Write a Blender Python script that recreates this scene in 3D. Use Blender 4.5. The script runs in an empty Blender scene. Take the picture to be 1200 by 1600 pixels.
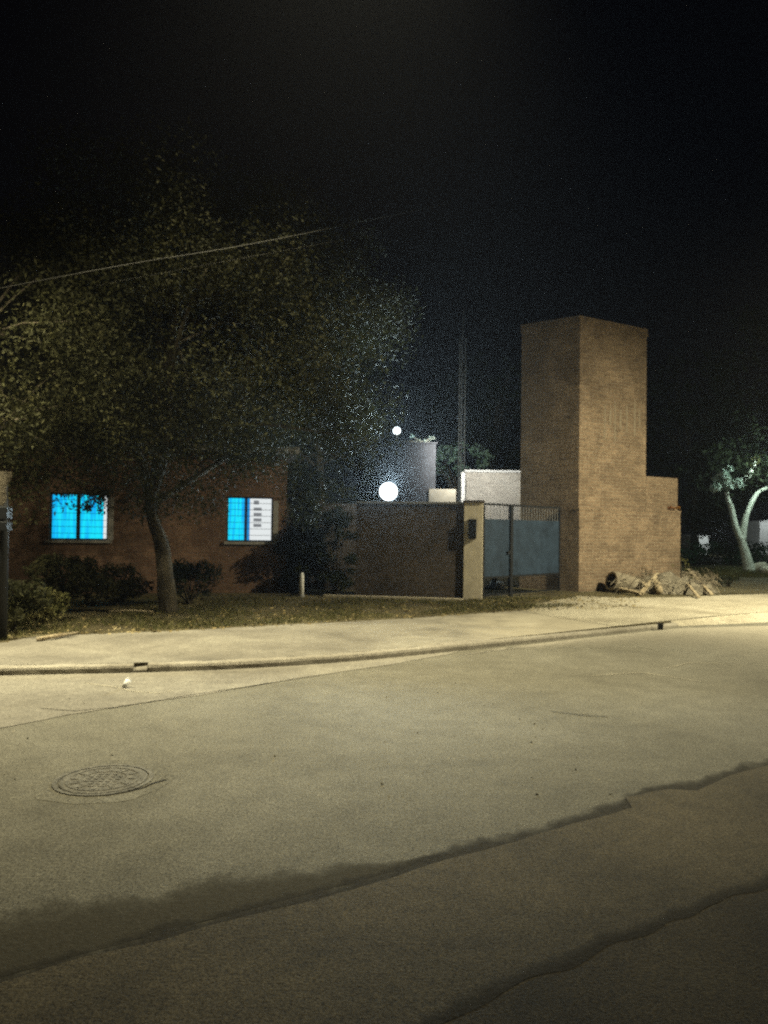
import bpy, math, random
import numpy as np
from mathutils import Vector, Matrix, noise
from mathutils.geometry import tessellate_polygon
random.seed(7); RNG = np.random.default_rng(7)
S = bpy.context.scene; COL = S.collection

# ------------------------------------------------------------------ camera
EYE = 1.6
R = Matrix.Rotation(math.radians(90 + 1.19), 3, 'X') @ Matrix.Rotation(math.radians(0.8), 3, 'Z')
cd = bpy.data.cameras.new('camera'); cam = bpy.data.objects.new('camera', cd); COL.objects.link(cam)
cam.matrix_world = Matrix.Translation((0, 0, EYE)) @ R.to_4x4()
cd.sensor_fit = 'VERTICAL'; cd.sensor_height = 24; cd.sensor_width = 18; cd.lens = 18
cd.clip_end = 2000; cd.clip_start = 0.05
S.camera = cam
cd.dof.use_dof = True; cd.dof.focus_distance = 2.6; cd.dof.aperture_fstop = 3.2   # slightly front-focused, as in the photograph
# ------------------------------------------------------------------ world and exposure
w = bpy.data.worlds.new('World'); S.world = w; w.use_nodes = True
nt = w.node_tree; bg = nt.nodes['Background']
sky = nt.nodes.new('ShaderNodeTexSky'); sky.sky_type = 'NISHITA'; sky.sun_disc = False
sky.sun_elevation = math.radians(-4); sky.sun_rotation = math.radians(150)
dk = nt.nodes.new('ShaderNodeMix'); dk.data_type = 'RGBA'; dk.inputs[0].default_value = 0.97
nt.links.new(sky.outputs[0], dk.inputs[6]); dk.inputs[7].default_value = (0.008, 0.008, 0.014, 1)
nt.links.new(dk.outputs[2], bg.inputs[0]); bg.inputs[1].default_value = 0.10
S.view_settings.view_transform = 'Standard'; S.view_settings.look = 'None'
S.view_settings.exposure = 0.0; S.view_settings.gamma = 1.0
S.cycles.filter_width = 2.0; S.cycles.max_bounces = 6; S.cycles.use_denoising = False
S.cycles.sample_clamp_indirect = 0.8

# lamps (the night's only light): street lamps just outside the frame, the lit lamps in view, and added unseen lights
def spot(loc, aim, power, col, deg, blend=1.0, r=0.12):
    l = bpy.data.lights.new('lamp_light', 'SPOT'); l.energy = power; l.color = col
    l.spot_size = math.radians(deg); l.spot_blend = blend; l.shadow_soft_size = r
    o = bpy.data.objects.new('lamp_light', l); COL.objects.link(o); o.location = loc
    o.rotation_euler = (Vector(aim) - Vector(loc)).to_track_quat('-Z', 'Y').to_euler(); return o
def point(loc, power, col, r=0.1):
    l = bpy.data.lights.new('lamp_light', 'POINT'); l.energy = power; l.color = col; l.shadow_soft_size = r
    o = bpy.data.objects.new('lamp_light', l); COL.objects.link(o); o.location = loc; return o
WARM = (1.0, 0.89, 0.58); COOL = (0.72, 0.93, 1.0)
LAMP_R = (11.0, 12.9, 7.3); LAMP_L = (-6.2, 8.8, 5.3); LAMP_C = (0.2, 9.4, 13.0)
spot(LAMP_R, (8.3, 14.3, 0), 9800, WARM, 144)
spot(LAMP_L, (-4.6, 11.0, 0), 2400, WARM, 138)
spot(LAMP_C, (-1.8, 8.7, 0), 13500, WARM, 61)

# ------------------------------------------------------------------ helpers
def ray(px, py): return R @ Vector(((px - 600) / 1200, -(py - 800) / 1200, -1))
def G(px, py, z=0.0):
    d = ray(px, py); t = (z - EYE) / d.z; return Vector((d.x * t, d.y * t, z))
def P(px, py, Y):
    d = ray(px, py); t = Y / d.y; return Vector((d.x * t, Y, EYE + d.z * t))
def tag(o, label=None, cat=None, group=None, kind=None):
    if label: o['label'] = label
    if cat: o['category'] = cat
    if group: o['group'] = group
    if kind: o['kind'] = kind
    return o
def empty(name, loc, label, cat, group=None):
    o = bpy.data.objects.new(name, None); COL.objects.link(o); o.location = loc
    return tag(o, label, cat, group)
class MB:
    def __init__(s): s.v = []; s.f = []; s.sm = False
    def add(s, vs, fs):
        n = len(s.v); s.v += [tuple(v) for v in vs]; s.f += [tuple(i + n for i in f) for f in fs]; return s
    def box(s, o, u, v, lu, lv, h, z0=None):
        """corner o, horizontal axes u and v with lengths, height h"""
        o = Vector(o); u = Vector(u) * lu; v = Vector(v) * lv; k = Vector((0, 0, h))
        c = [o, o + u, o + u + v, o + v]
        c += [p + k for p in c]
        f = [(3, 2, 1, 0), (4, 5, 6, 7), (0, 1, 5, 4), (1, 2, 6, 5), (2, 3, 7, 6), (3, 0, 4, 7)]
        if Vector(u).cross(Vector(v)).z < 0: f = [q[::-1] for q in f]
        return s.add(c, f)
    def bx(s, x0, x1, y0, y1, z0, z1): return s.box((x0, y0, z0), (1, 0, 0), (0, 1, 0), x1 - x0, y1 - y0, z1 - z0)
    def prism(s, poly, z0, z1):
        n = len(poly); vs = [(p[0], p[1], z0) for p in poly] + [(p[0], p[1], z1) for p in poly]
        fs = [tuple(range(n))[::-1], tuple(range(n, 2 * n))] + [(i, (i + 1) % n, n + (i + 1) % n, n + i) for i in range(n)]
        return s.add(vs, fs)
    def tube(s, pts, rad, n=7, caps=True):
        pts = [Vector(p) for p in pts]
        if not hasattr(rad, '__len__'): rad = [rad] * len(pts)
        vs = []; ref = Vector((0.31, 0.17, 0.93))
        for i, p in enumerate(pts):
            t = (pts[min(i + 1, len(pts) - 1)] - pts[max(i - 1, 0)]).normalized()
            a = t.cross(ref)
            if a.length < 0.05: a = t.cross(Vector((1, 0, 0)))
            a.normalize(); b = t.cross(a)
            for k in range(n):
                q = 2 * math.pi * k / n; vs.append(p + (a * math.cos(q) + b * math.sin(q)) * rad[i])
        fs = [(i * n + k, i * n + (k + 1) % n, (i + 1) * n + (k + 1) % n, (i + 1) * n + k) for i in range(len(pts) - 1) for k in range(n)]
        if caps: fs += [tuple(range(n))[::-1], tuple((len(pts) - 1) * n + k for k in range(n))]
        return s.add(vs, fs)
    def lathe(s, c, prof, n=24):
        vs = [(c[0] + r * math.cos(2 * math.pi * k / n), c[1] + r * math.sin(2 * math.pi * k / n), c[2] + z) for r, z in prof for k in range(n)]
        fs = [(i * n + k, i * n + (k + 1) % n, (i + 1) * n + (k + 1) % n, (i + 1) * n + k) for i in range(len(prof) - 1) for k in range(n)]
        fs += [tuple(range(n))[::-1], tuple((len(prof) - 1) * n + k for k in range(n))]
        return s.add(vs, fs)
    def build(s, name, mat, parent=None, smooth=False, bevel=0):
        me = bpy.data.meshes.new(name)
        off = Vector(parent_loc(parent)) if parent else Vector((0, 0, 0))
        me.from_pydata([(v[0] - off.x, v[1] - off.y, v[2] - off.z) for v in s.v], [], s.f)
        me.materials.append(mat); uvs(me, off)
        if smooth:
            me.polygons.foreach_set('use_smooth', [True] * len(me.polygons))
        o = bpy.data.objects.new(name, me); COL.objects.link(o)
        if parent: o.parent = parent
        if bevel:
            b = o.modifiers.new('bevel', 'BEVEL'); b.width = bevel; b.segments = 2; b.limit_method = 'ANGLE'
        return o
def parent_loc(p):
    l = Vector((0, 0, 0))
    while p: l = l + p.location; p = p.parent
    return l
def uvs(me, off):
    uv = me.uv_layers.new(name='UVMap').data
    for p in me.polygons:
        n = p.normal
        if abs(n.z) > 0.7:
            for li in p.loop_indices:
                c = me.vertices[me.loops[li].vertex_index].co + off; uv[li].uv = (c.x, c.y)
        else:
            t = Vector((-n.y, n.x)).normalized()
            for li in p.loop_indices:
                c = me.vertices[me.loops[li].vertex_index].co + off; uv[li].uv = (c.x * t.x + c.y * t.y, c.z)
def quads(name, verts, mat, parent=None, off=(0, 0, 0)):
    """verts: (n,4,3) array of separate quads as one mesh"""
    n = len(verts); off = np.array(parent_loc(parent)) if parent else np.zeros(3)
    co = (verts.reshape(-1, 3) - off).astype(np.float32)
    me = bpy.data.meshes.new(name); me.vertices.add(4 * n); me.vertices.foreach_set('co', co.ravel())
    me.loops.add(4 * n); me.loops.foreach_set('vertex_index', np.arange(4 * n, dtype=np.int32))
    me.polygons.add(n); me.polygons.foreach_set('loop_start', np.arange(0, 4 * n, 4, dtype=np.int32))
    me.polygons.foreach_set('loop_total', np.full(n, 4, dtype=np.int32)); me.update(calc_edges=True)
    me.materials.append(mat); o = bpy.data.objects.new(name, me); COL.objects.link(o)
    if parent: o.parent = parent
    return o

# ------------------------------------------------------------------ materials
def mat(name, rough=0.8, spec=0.3):
    m = bpy.data.materials.new(name); m.use_nodes = True; nt = m.node_tree
    b = nt.nodes['Principled BSDF']; b.inputs['Roughness'].default_value = rough
    b.inputs['Specular IOR Level'].default_value = spec
    return m, nt, b
def nz(nt, scale, detail=4, rough=0.6, coord='Object', vec=None, dist=0.0):
    t = nt.nodes.new('ShaderNodeTexCoord'); n = nt.nodes.new('ShaderNodeTexNoise')
    n.inputs['Scale'].default_value = scale; n.inputs['Detail'].default_value = detail
    n.inputs['Roughness'].default_value = rough; n.inputs['Distortion'].default_value = dist
    nt.links.new(vec if vec else t.outputs[coord], n.inputs['Vector']); return n.outputs['Fac']
def ramp(nt, fac, stops):
    r = nt.nodes.new('ShaderNodeValToRGB'); e = r.color_ramp.elements
    while len(e) < len(stops): e.new(0.5)
    for el, (p, c) in zip(e, stops):
        el.position = p; el.color = (c[0], c[1], c[2], 1) if hasattr(c, '__len__') else (c, c, c, 1)
    nt.links.new(fac, r.inputs[0]); return r.outputs[0]
def mixc(nt, fac, a, b, mode='MIX'):
    m = nt.nodes.new('ShaderNodeMix'); m.data_type = 'RGBA'; m.blend_type = mode
    for s, v in ((0, fac), (6, a), (7, b)):
        if isinstance(v, (int, float)): m.inputs[s].default_value = v
        elif isinstance(v, tuple): m.inputs[s].default_value = (*v, 1)
        else: nt.links.new(v, m.inputs[s])
    return m.outputs[2]
def bump(nt, b, h, strength=0.5, dist=0.01):
    n = nt.nodes.new('ShaderNodeBump'); n.inputs['Strength'].default_value = strength; n.inputs['Distance'].default_value = dist
    nt.links.new(h, n.inputs['Height']); nt.links.new(n.outputs[0], b.inputs['Normal'])
def gritty(name, c0, c1, c2, big=0.7, fine=90, grain=0.5, rough=0.85, bstr=0.6, bdist=0.01, speck=True, spec=0.25):
    """ground-like material: large blotches, medium stains, fine grain"""
    m, nt, b = mat(name, rough, spec)
    base = ramp(nt, nz(nt, big, 5, 0.6, dist=0.6), [(0.3, c0), (0.5, c1), (0.72, c2)])
    med = ramp(nt, nz(nt, big * 9, 5, 0.7), [(0.3, 0.78), (0.7, 1.18)])
    base = mixc(nt, 0.8, base, med, 'MULTIPLY')
    base = mixc(nt, 0.7, base, ramp(nt, nz(nt, fine * .35, 4, .8), [(.34, .72), (.5, 1.0), (.66, 1.3)]), 'MULTIPLY')
    fn = nz(nt, fine, 3, 0.85)
    gr = ramp(nt, fn, [(0.32, 1 - grain), (0.5, 1.0), (0.7, 1 + grain)])
    base = mixc(nt, 1.0, base, gr, 'MULTIPLY')
    if speck:
        v = nt.nodes.new('ShaderNodeTexVoronoi'); v.inputs['Scale'].default_value = fine * 0.45
        t = nt.nodes.new('ShaderNodeTexCoord'); nt.links.new(t.outputs['Object'], v.inputs['Vector'])
        sp = ramp(nt, v.outputs['Distance'], [(0.0, 0.25), (0.22, 1.0), (1.0, 1.0)])
        keep = ramp(nt, nz(nt, fine * 0.3, 2), [(0.45, 0.0), (0.6, 1.0)])
        base = mixc(nt, 1.0, base, mixc(nt, keep, (1, 1, 1), sp), 'MULTIPLY')
    nt.links.new(base, b.inputs['Base Color']); bump(nt, b, fn, bstr, bdist); return m
def brick(name, ca, cb, mortar, stain=(0.5, 1.15), bw=0.24, bh=0.075, b_str=0.8):
    m, nt, b = mat(name, 0.9, 0.2)
    uv = nt.nodes.new('ShaderNodeUVMap'); br = nt.nodes.new('ShaderNodeTexBrick')
    nt.links.new(uv.outputs[0], br.inputs['Vector'])
    br.inputs['Scale'].default_value = 1; br.inputs['Brick Width'].default_value = bw; br.inputs['Row Height'].default_value = bh
    br.inputs['Mortar Size'].default_value = 0.008; br.inputs['Mortar Smooth'].default_value = 0.3; br.inputs['Bias'].default_value = -0.1
    br.inputs['Color1'].default_value = (*ca, 1); br.inputs['Color2'].default_value = (*cb, 1); br.inputs['Mortar'].default_value = (*mortar, 1)
    c = mixc(nt, 1.0, br.outputs['Color'], ramp(nt, nz(nt, 0.9, 6, 0.65, dist=0.8), [(0.3, stain[0]), (0.7, stain[1])]), 'MULTIPLY')
    c = mixc(nt, 1.0, c, ramp(nt, nz(nt, 14, 4, 0.8), [(0.3, 0.6), (0.7, 1.3)]), 'MULTIPLY')
    nt.links.new(c, b.inputs['Base Color'])
    inv = nt.nodes.new('ShaderNodeMath'); inv.operation = 'MULTIPLY_ADD'; inv.inputs[1].default_value = -1.0
    nt.links.new(br.outputs['Fac'], inv.inputs[0])
    nt.links.new(nz(nt, 30, 4, 0.8), inv.inputs[2])
    bump(nt, b, inv.outputs[0], b_str, 0.012); return m
def plain(name, c, rough=0.6, metal=0.0, var=0.25, scale=6, bstr=0.15):
    m, nt, b = mat(name, rough)
    f = nz(nt, scale, 5, 0.7)
    nt.links.new(ramp(nt, f, [(0.3, tuple(x * (1 - var) for x in c)), (0.7, tuple(x * (1 + var) for x in c))]), b.inputs['Base Color'])
    b.inputs['Metallic'].default_value = metal; bump(nt, b, nz(nt, scale * 8, 3), bstr, 0.005); return m
def emis(name, c, s):
    m = bpy.data.materials.new(name); m.cycles.emission_sampling = 'NONE' if s > 2.5 else 'AUTO'; m.use_nodes = True; nt = m.node_tree; nt.nodes.clear()
    e = nt.nodes.new('ShaderNodeEmission'); e.inputs[0].default_value = (*c, 1); e.inputs[1].default_value = s
    o = nt.nodes.new('ShaderNodeOutputMaterial'); nt.links.new(e.outputs[0], o.inputs[0]); return m
def leafmat(name, a, b_, c, transl=0.35):
    m, nt, b = mat(name, 0.75, 0.12)
    col = ramp(nt, nz(nt, 2.2, 3, 0.7), [(0.35, a), (0.5, b_), (0.68, c)])
    col = mixc(nt, 1.0, col, ramp(nt, nz(nt, 23, 1), [(0.3, 0.55), (0.7, 1.5)]), 'MULTIPLY')
    nt.links.new(col, b.inputs['Base Color'])
    tr = nt.nodes.new('ShaderNodeBsdfTranslucent'); nt.links.new(col, tr.inputs[0])
    mx = nt.nodes.new('ShaderNodeMixShader'); mx.inputs[0].default_value = transl
    nt.links.new(b.outputs[0], mx.inputs[1]); nt.links.new(tr.outputs[0], mx.inputs[2])
    nt.links.new(mx.outputs[0], nt.nodes['Material Output'].inputs[0]); return m

M = {}
M['asphalt'] = gritty('asphalt', (0.113, 0.106, 0.080), (0.145, 0.137, 0.106), (0.182, 0.174, 0.14), 0.45, 75, 0.75)
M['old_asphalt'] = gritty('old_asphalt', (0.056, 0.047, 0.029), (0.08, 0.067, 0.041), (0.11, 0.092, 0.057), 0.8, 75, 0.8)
M['tar'] = gritty('tar', (0.025, 0.022, 0.015), (0.045, 0.038, 0.025), (0.075, 0.065, 0.042), 3.0, 80, 0.6, bstr=1.0, bdist=0.02)
M['stain'] = gritty('stain', (0.06, 0.053, 0.035), (0.08, 0.072, 0.05), (0.11, 0.1, 0.07), 2.0, 100, 0.5)
M['concrete'] = gritty('concrete', (0.13, 0.12, 0.097), (0.19, 0.177, 0.145), (0.25, 0.236, 0.193), 0.8, 70, 0.45, speck=False, bstr=0.35)
M['kerb'] = gritty('kerb', (0.18, 0.165, 0.13), (0.26, 0.24, 0.195), (0.34, 0.32, 0.265), 1.6, 70, 0.4, speck=False)
M['dust'] = gritty('dust', (0.26, 0.235, 0.175), (0.37, 0.34, 0.26), (0.46, 0.43, 0.34), 0.9, 60, 0.35, bdist=0.02)
M['earth'] = gritty('earth', (0.075, 0.062, 0.03), (0.11, 0.095, 0.048), (0.17, 0.15, 0.085), 0.8, 45, 0.6, bdist=0.04, bstr=1.0)
M['brick_dark'] = brick('brick_dark', (0.21, 0.125, 0.08), (0.15, 0.085, 0.058), (0.2, 0.155, 0.115))
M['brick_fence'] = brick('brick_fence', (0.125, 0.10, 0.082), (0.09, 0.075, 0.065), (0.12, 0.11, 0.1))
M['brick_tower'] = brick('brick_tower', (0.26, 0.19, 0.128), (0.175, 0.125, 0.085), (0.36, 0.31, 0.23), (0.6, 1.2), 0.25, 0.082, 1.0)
M['brick_pale'] = brick('brick_pale', (0.62, 0.58, 0.5), (0.5, 0.46, 0.4), (0.6, 0.57, 0.5), (0.75, 1.15))
M['plaster'] = plain('plaster', (0.66, 0.60, 0.47), 0.9, 0, 0.2, 5)
M['cable_black'] = plain('cable_black', (0.05, 0.05, 0.045), 0.8)
M['cable_grey'] = plain('cable_grey', (0.10, 0.10, 0.09), 0.8)
M['white'] = plain('white', (0.75, 0.75, 0.72), 0.7, 0, 0.15, 3)
M['grey'] = plain('grey', (0.22, 0.22, 0.22), 0.85, 0, 0.3, 3)
M['tank'] = plain('tank', (0.11, 0.115, 0.13), 0.8, 0, 0.35, 2)
M['blue_sheet'] = plain('blue_sheet', (0.024, 0.042, 0.070), 0.55, 0.15, 0.4, 3, 0.3)
M['iron'] = plain('iron', (0.02, 0.022, 0.025), 0.5, 0.4)
M['galv'] = plain('galv', (0.35, 0.36, 0.37), 0.45, 0.6)
M['bark'] = gritty('bark', (0.05, 0.042, 0.028), (0.085, 0.072, 0.048), (0.12, 0.10, 0.07), 2.5, 30, 0.6, bdist=0.05, bstr=1.0)
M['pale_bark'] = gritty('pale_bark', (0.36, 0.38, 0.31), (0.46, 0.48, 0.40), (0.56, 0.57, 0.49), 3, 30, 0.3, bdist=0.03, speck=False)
M['wood'] = gritty('wood', (0.24, 0.19, 0.12), (0.36, 0.30, 0.2), (0.47, 0.41, 0.29), 3, 40, 0.4, bdist=0.03, speck=False)
M['brush'] = gritty('brush', (.12, .10, .075), (.2, .175, .13), (.3, .27, .21), 3, 30, .4, speck=False)
M['rot'] = plain('rot', (0.05, 0.035, 0.022), 0.9, 0, 0.5, 8)
M['leaf'] = leafmat('leaf', (0.014, 0.015, 0.006), (0.023, 0.024, 0.009), (0.036, 0.034, 0.013), 0.25)
M['leaf_green'] = leafmat('leaf_green', (0.02, 0.05, 0.03), (0.035, 0.085, 0.045), (0.07, 0.12, 0.06))
M['leaf_dark'] = leafmat('leaf_dark', (0.012, 0.018, 0.009), (0.022, 0.03, 0.015), (0.035, 0.045, 0.02))
M['leaf_white_lit'] = leafmat('leaf_white_lit', (0.35, 0.45, 0.38), (0.55, 0.65, 0.56), (0.7, 0.78, 0.7))  # lamp light put into the colour as near-white leaves
M['leaf_lit'] = leafmat('leaf_lit', (0.08, 0.14, 0.09), (0.14, 0.22, 0.15), (0.25, 0.34, 0.26))  # brighter copy of the leaf colour, lamp light put in
M['grass'] = leafmat('grass', (0.05, 0.055, 0.018), (0.085, 0.085, 0.03), (0.17, 0.15, 0.07), 0.2)
M['litter'] = leafmat('litter', (0.10, 0.075, 0.03), (0.2, 0.16, 0.075), (0.34, 0.29, 0.17), 0.1)
M['lamp_on'] = emis('lamp_on', (0.85, 0.97, 1.0), 4)
M['lamp_warm'] = emis('lamp_warm', (1.0, 0.85, 0.55), 4)

# ------------------------------------------------------------------ ground, road, pavement
def densify(pts, step=0.25, jit=0.0, seed=0, closed=False):
    out = []; L = pts + ([pts[0]] if closed else [])
    for a, b in zip(L, L[1:]):
        a = Vector(a); b = Vector(b); n = max(1, int((b - a).length / step)); n = min(n, 90)
        for i in range(n):
            p = a.lerp(b, i / n)
            if jit:
                q = Vector((p.x * 1.7, p.y * 1.7, seed)); r = Vector((p.x * 7, p.y * 7, seed + 5))
                d = Vector((noise.noise(q), noise.noise(q + Vector((9, 3, 1))), 0)) * jit + Vector((noise.noise(r), noise.noise(r + Vector((2, 8, 1))), 0)) * jit * 0.5
                p = p + d
            out.append(p)
    if not closed: out.append(Vector(L[-1]))
    return out
def sheet(name, poly, z, m, thick=0.0):
    b = MB(); pts = [Vector((p[0], p[1], z)) for p in poly]
    tr = tessellate_polygon([pts]); 
    tr = [t if (pts[t[1]] - pts[t[0]]).cross(pts[t[2]] - pts[t[0]]).z > 0 else t[::-1] for t in tr]
    b.add(pts, tr)
    if thick:
        n = len(pts); low = [Vector((p.x, p.y, z - thick)) for p in pts]
        b.add(pts + low, [(i, i + n, (i + 1) % n + n, (i + 1) % n) for i in range(n)])
    return tag(b.build(name, m), kind='structure')
ZP = 0.08   # level behind the kerb
kerb_px = [(0, 1056), (230, 1051), (400, 1044), (560, 1033), (720, 1017), (900, 997), (1060, 979)]
K = [G(x, y) for x, y in kerb_px]
K = [K[0] + (K[0] - K[1]) * 3] + K
Kr = [K[-1] + Vector((2.2, 0.9, 0)), K[-1] + Vector((14, 5.0, 0)), K[-1] + Vector((120, 40, 0))]
base = MB().bx(-400, 400, -60, 700, -0.30, -0.04); tag(base.build('ground', M['earth']), kind='structure')
Kl = [Vector((-120, K[0].y - 14, 0))]
line = Kl + K + Kr
sheet('road', [Vector((-120, -40, 0)), Vector((140, -40, 0))] + [p + Vector((0, 0.05, 0)) for p in reversed(line)], 0.0, M['asphalt'])
def offs(L, d):
    out = []
    for i, p in enumerate(L):
        t = (L[min(i + 1, len(L) - 1)] - L[max(i - 1, 0)]); t.z = 0; t.normalize()
        out.append(p + Vector((-t.y, t.x, 0)) * d)
    return out
KB = offs(K, 0.16)
def smooth_line(L, n=8):
    out = []
    for i in range(len(L) - 1):
        p0 = L[max(i - 1, 0)]; p1 = L[i]; p2 = L[i + 1]; p3 = L[min(i + 2, len(L) - 1)]
        for k in range(n):
            t = k / n
            out.append(0.5 * ((2 * p1) + (p2 - p0) * t + (2 * p0 - 5 * p1 + 4 * p2 - p3) * t * t + (3 * p1 - p0 - 3 * p2 + p3) * t ** 3))
    out.append(L[-1]); return out
KS = smooth_line(K)
# raised verge behind the kerb, reaching to the horizon
back = offs(KS, 0.155)
back2 = [p + Vector((0, 0.8, 0)) for p in Kr]
sheet('verge', [Vector((-120, K[0].y - 13.8, 0))] + back + back2 + [Vector((350, 650, 0)), Vector((-350, 650, 0)), Vector((-350, 0, 0))], ZP, M['earth'], 0.1)
# dusty ramp up from the road where the kerb ends
rb = MB(); a = [back[-1] + Vector((0, -0.155, 0))] + Kr; c = [back[-1]] + back2
for i in range(len(a) - 1):
    rb.add([Vector((*a[i].xy, 0.003)), Vector((*a[i + 1].xy, 0.003)), Vector((*c[i + 1].xy, ZP + 0.002)), Vector((*c[i].xy, ZP + 0.002))], [(0, 1, 2, 3)])
tag(rb.build('ramp', M['dust']), kind='structure')
# kerb: rounded profile with a broken joint at the left, chipped edge
kb = MB()
def kerb_run(L, h0, h1, wd=0.15):
    prof = [(0.0, -0.03), (0.004, 0.62), (0.018, 0.9), (0.04, 1.0), (wd, 1.0), (wd, -0.03)]
    vs = []; n = len(prof); F = [offs(L, q[0]) for q in prof]
    for i in range(len(L)):
        h = h0 + (h1 - h0) * i / (len(L) - 1)
        for k, q in enumerate(prof):
            j = noise.noise(Vector((L[i].x * 5, L[i].y * 5, k * 0.7))) * 0.010
            vs.append(Vector((F[k][i].x + j, F[k][i].y + j, max(q[1] * (h + 0.004) + j * 0.6, -0.02))))
    fs = [(i * n + k, i * n + k + 1, (i + 1) * n + k + 1, (i + 1) * n + k) for i in range(len(L) - 1) for k in range(n - 1)]
    fs = [f[::-1] for f in fs] + [tuple(range(n)), tuple((len(L) - 1) * n + k for k in range(n))[::-1]]
    kb.add(vs, fs)
KD = densify(KS, 0.12)
def idx(px): 
    t = G(px, 1050).x / G(px, 1050).y
    return min(range(len(KD)), key=lambda i: abs(KD[i].x / KD[i].y - t))
i1, i2 = idx(228), idx(718)
kerb_run(KD[:i1], ZP, ZP); kerb_run([KD[i1]]+KD[i1+1:i2], ZP, ZP); kerb_run([KD[i1-1],KD[i1]], .035, .045); kerb_run(KD[i2 - 1:], ZP * 1.05, 0.045, 0.22)
tag(kb.build('kerb', M['kerb']), kind='structure')
# pavement strip behind the kerb
far = [G(x, y, ZP) for x, y in [(-700, 1050), (-300, 1022), (0, 1005), (60, 994), (180, 990), (300, 985), (450, 976), (600, 969), (750, 959), (860, 951), (940, 944)]]
near = offs([K[0]] + K[1:], 0.15)
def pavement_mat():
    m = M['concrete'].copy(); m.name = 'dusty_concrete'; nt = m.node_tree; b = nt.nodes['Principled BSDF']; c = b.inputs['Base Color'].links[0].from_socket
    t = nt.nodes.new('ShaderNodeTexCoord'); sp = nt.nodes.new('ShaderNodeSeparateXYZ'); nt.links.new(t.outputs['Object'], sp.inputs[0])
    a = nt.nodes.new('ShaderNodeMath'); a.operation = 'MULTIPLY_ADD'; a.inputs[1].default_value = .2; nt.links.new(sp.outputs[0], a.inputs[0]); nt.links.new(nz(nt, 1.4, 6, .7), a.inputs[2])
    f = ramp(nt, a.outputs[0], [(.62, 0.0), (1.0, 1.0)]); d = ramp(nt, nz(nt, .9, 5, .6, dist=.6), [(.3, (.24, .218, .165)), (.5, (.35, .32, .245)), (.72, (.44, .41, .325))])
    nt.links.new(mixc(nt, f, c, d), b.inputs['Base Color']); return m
sheet('pavement', densify(far, 0.3, 0.09, 3) + [p for p in reversed(offs(KS, 0.158))][0:], ZP + 0.004, pavement_mat())
# dusty side track on the right
trk = [G(x, y, ZP) for x, y in [(820, 957), (840, 944), (905, 931), (960, 934), (1040, 934), (1140, 930), (1300, 926), (1700, 925), (1700, 968), (1300, 966), (1064, 974), (960, 984)]]
trk[-1] = back[-6]; trk[-2] = back[-1] + Vector((0, 0.03, 0)); trk[-3] = back2[0]; trk[-4] = back2[1]
sheet('dirt_track', densify(trk, 0.3, 0.06, 8, True), ZP + 0.008, M['dust'])
# pale concrete apron between kerb and asphalt on the left
ap = [G(x, y) for x, y in [(-500, 1215), (-200, 1165), (0, 1139), (100, 1119), (200, 1102), (300, 1088), (400, 1071), (500, 1055), (600, 1040), (700, 1023), (720, 1017)]]
sheet('gutter_apron', densify(ap, 0.15, 0.025, 4) + list(reversed([p + Vector((0, 0.03, 0)) for p in KS[:KS.index(min(KS, key=lambda q: (q - G(720, 1017)).length))]])), 0.004, M['concrete'])
# foreground: ragged seams and the older surface on the camera's side
s1 = [(-300, 1615), (0, 1540), (130, 1500), (250, 1475), (350, 1445), (450, 1420), (550, 1395), (620, 1372), (700, 1345), (800, 1322), (900, 1290), (985, 1264), (975, 1248), (1040, 1236), (1090, 1238), (1150, 1212), (1210, 1196), (1500, 1120)]
s1t = [(-300, 1590), (0, 1518), (130, 1483), (250, 1448), (350, 1422), (450, 1395), (550, 1372), (620, 1350), (700, 1322), (800, 1298), (900, 1270), (960, 1250), (975, 1241), (1040, 1223), (1090, 1218), (1150, 1196), (1210, 1178), (1500, 1105)]
lo = [G(x, y) for x, y in s1]; hi = [G(x, y) for x, y in s1t]
lo_d = densify(lo, 0.05, 0.02, 11)
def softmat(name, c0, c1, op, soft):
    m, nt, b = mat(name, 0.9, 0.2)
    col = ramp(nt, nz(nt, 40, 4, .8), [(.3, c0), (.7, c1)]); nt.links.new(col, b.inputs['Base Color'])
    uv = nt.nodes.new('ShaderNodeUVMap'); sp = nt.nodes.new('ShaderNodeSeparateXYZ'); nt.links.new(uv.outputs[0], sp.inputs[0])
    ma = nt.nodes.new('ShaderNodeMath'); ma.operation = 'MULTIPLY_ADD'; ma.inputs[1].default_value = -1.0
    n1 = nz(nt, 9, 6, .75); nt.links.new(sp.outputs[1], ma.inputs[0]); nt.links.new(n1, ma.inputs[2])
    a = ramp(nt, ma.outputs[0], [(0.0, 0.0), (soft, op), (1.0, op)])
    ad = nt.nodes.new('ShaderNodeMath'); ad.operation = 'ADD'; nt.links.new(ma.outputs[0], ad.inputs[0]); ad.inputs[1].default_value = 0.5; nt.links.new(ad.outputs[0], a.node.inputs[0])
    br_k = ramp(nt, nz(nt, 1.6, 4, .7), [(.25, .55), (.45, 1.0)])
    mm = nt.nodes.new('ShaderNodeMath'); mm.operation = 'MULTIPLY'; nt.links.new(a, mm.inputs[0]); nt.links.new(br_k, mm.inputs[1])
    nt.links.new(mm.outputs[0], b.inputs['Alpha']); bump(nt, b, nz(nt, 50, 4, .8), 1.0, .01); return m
M['seam'] = softmat('seam', (.022, .019, .013), (.06, .052, .035), .95, .45)
M['seam_faint'] = softmat('seam_faint', (.03, .026, .018), (.065, .056, .04), .7, .7)
M['dark_patch'] = softmat('dark_patch', (.05, .044, .028), (.09, .08, .055), .8, .5)
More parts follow.
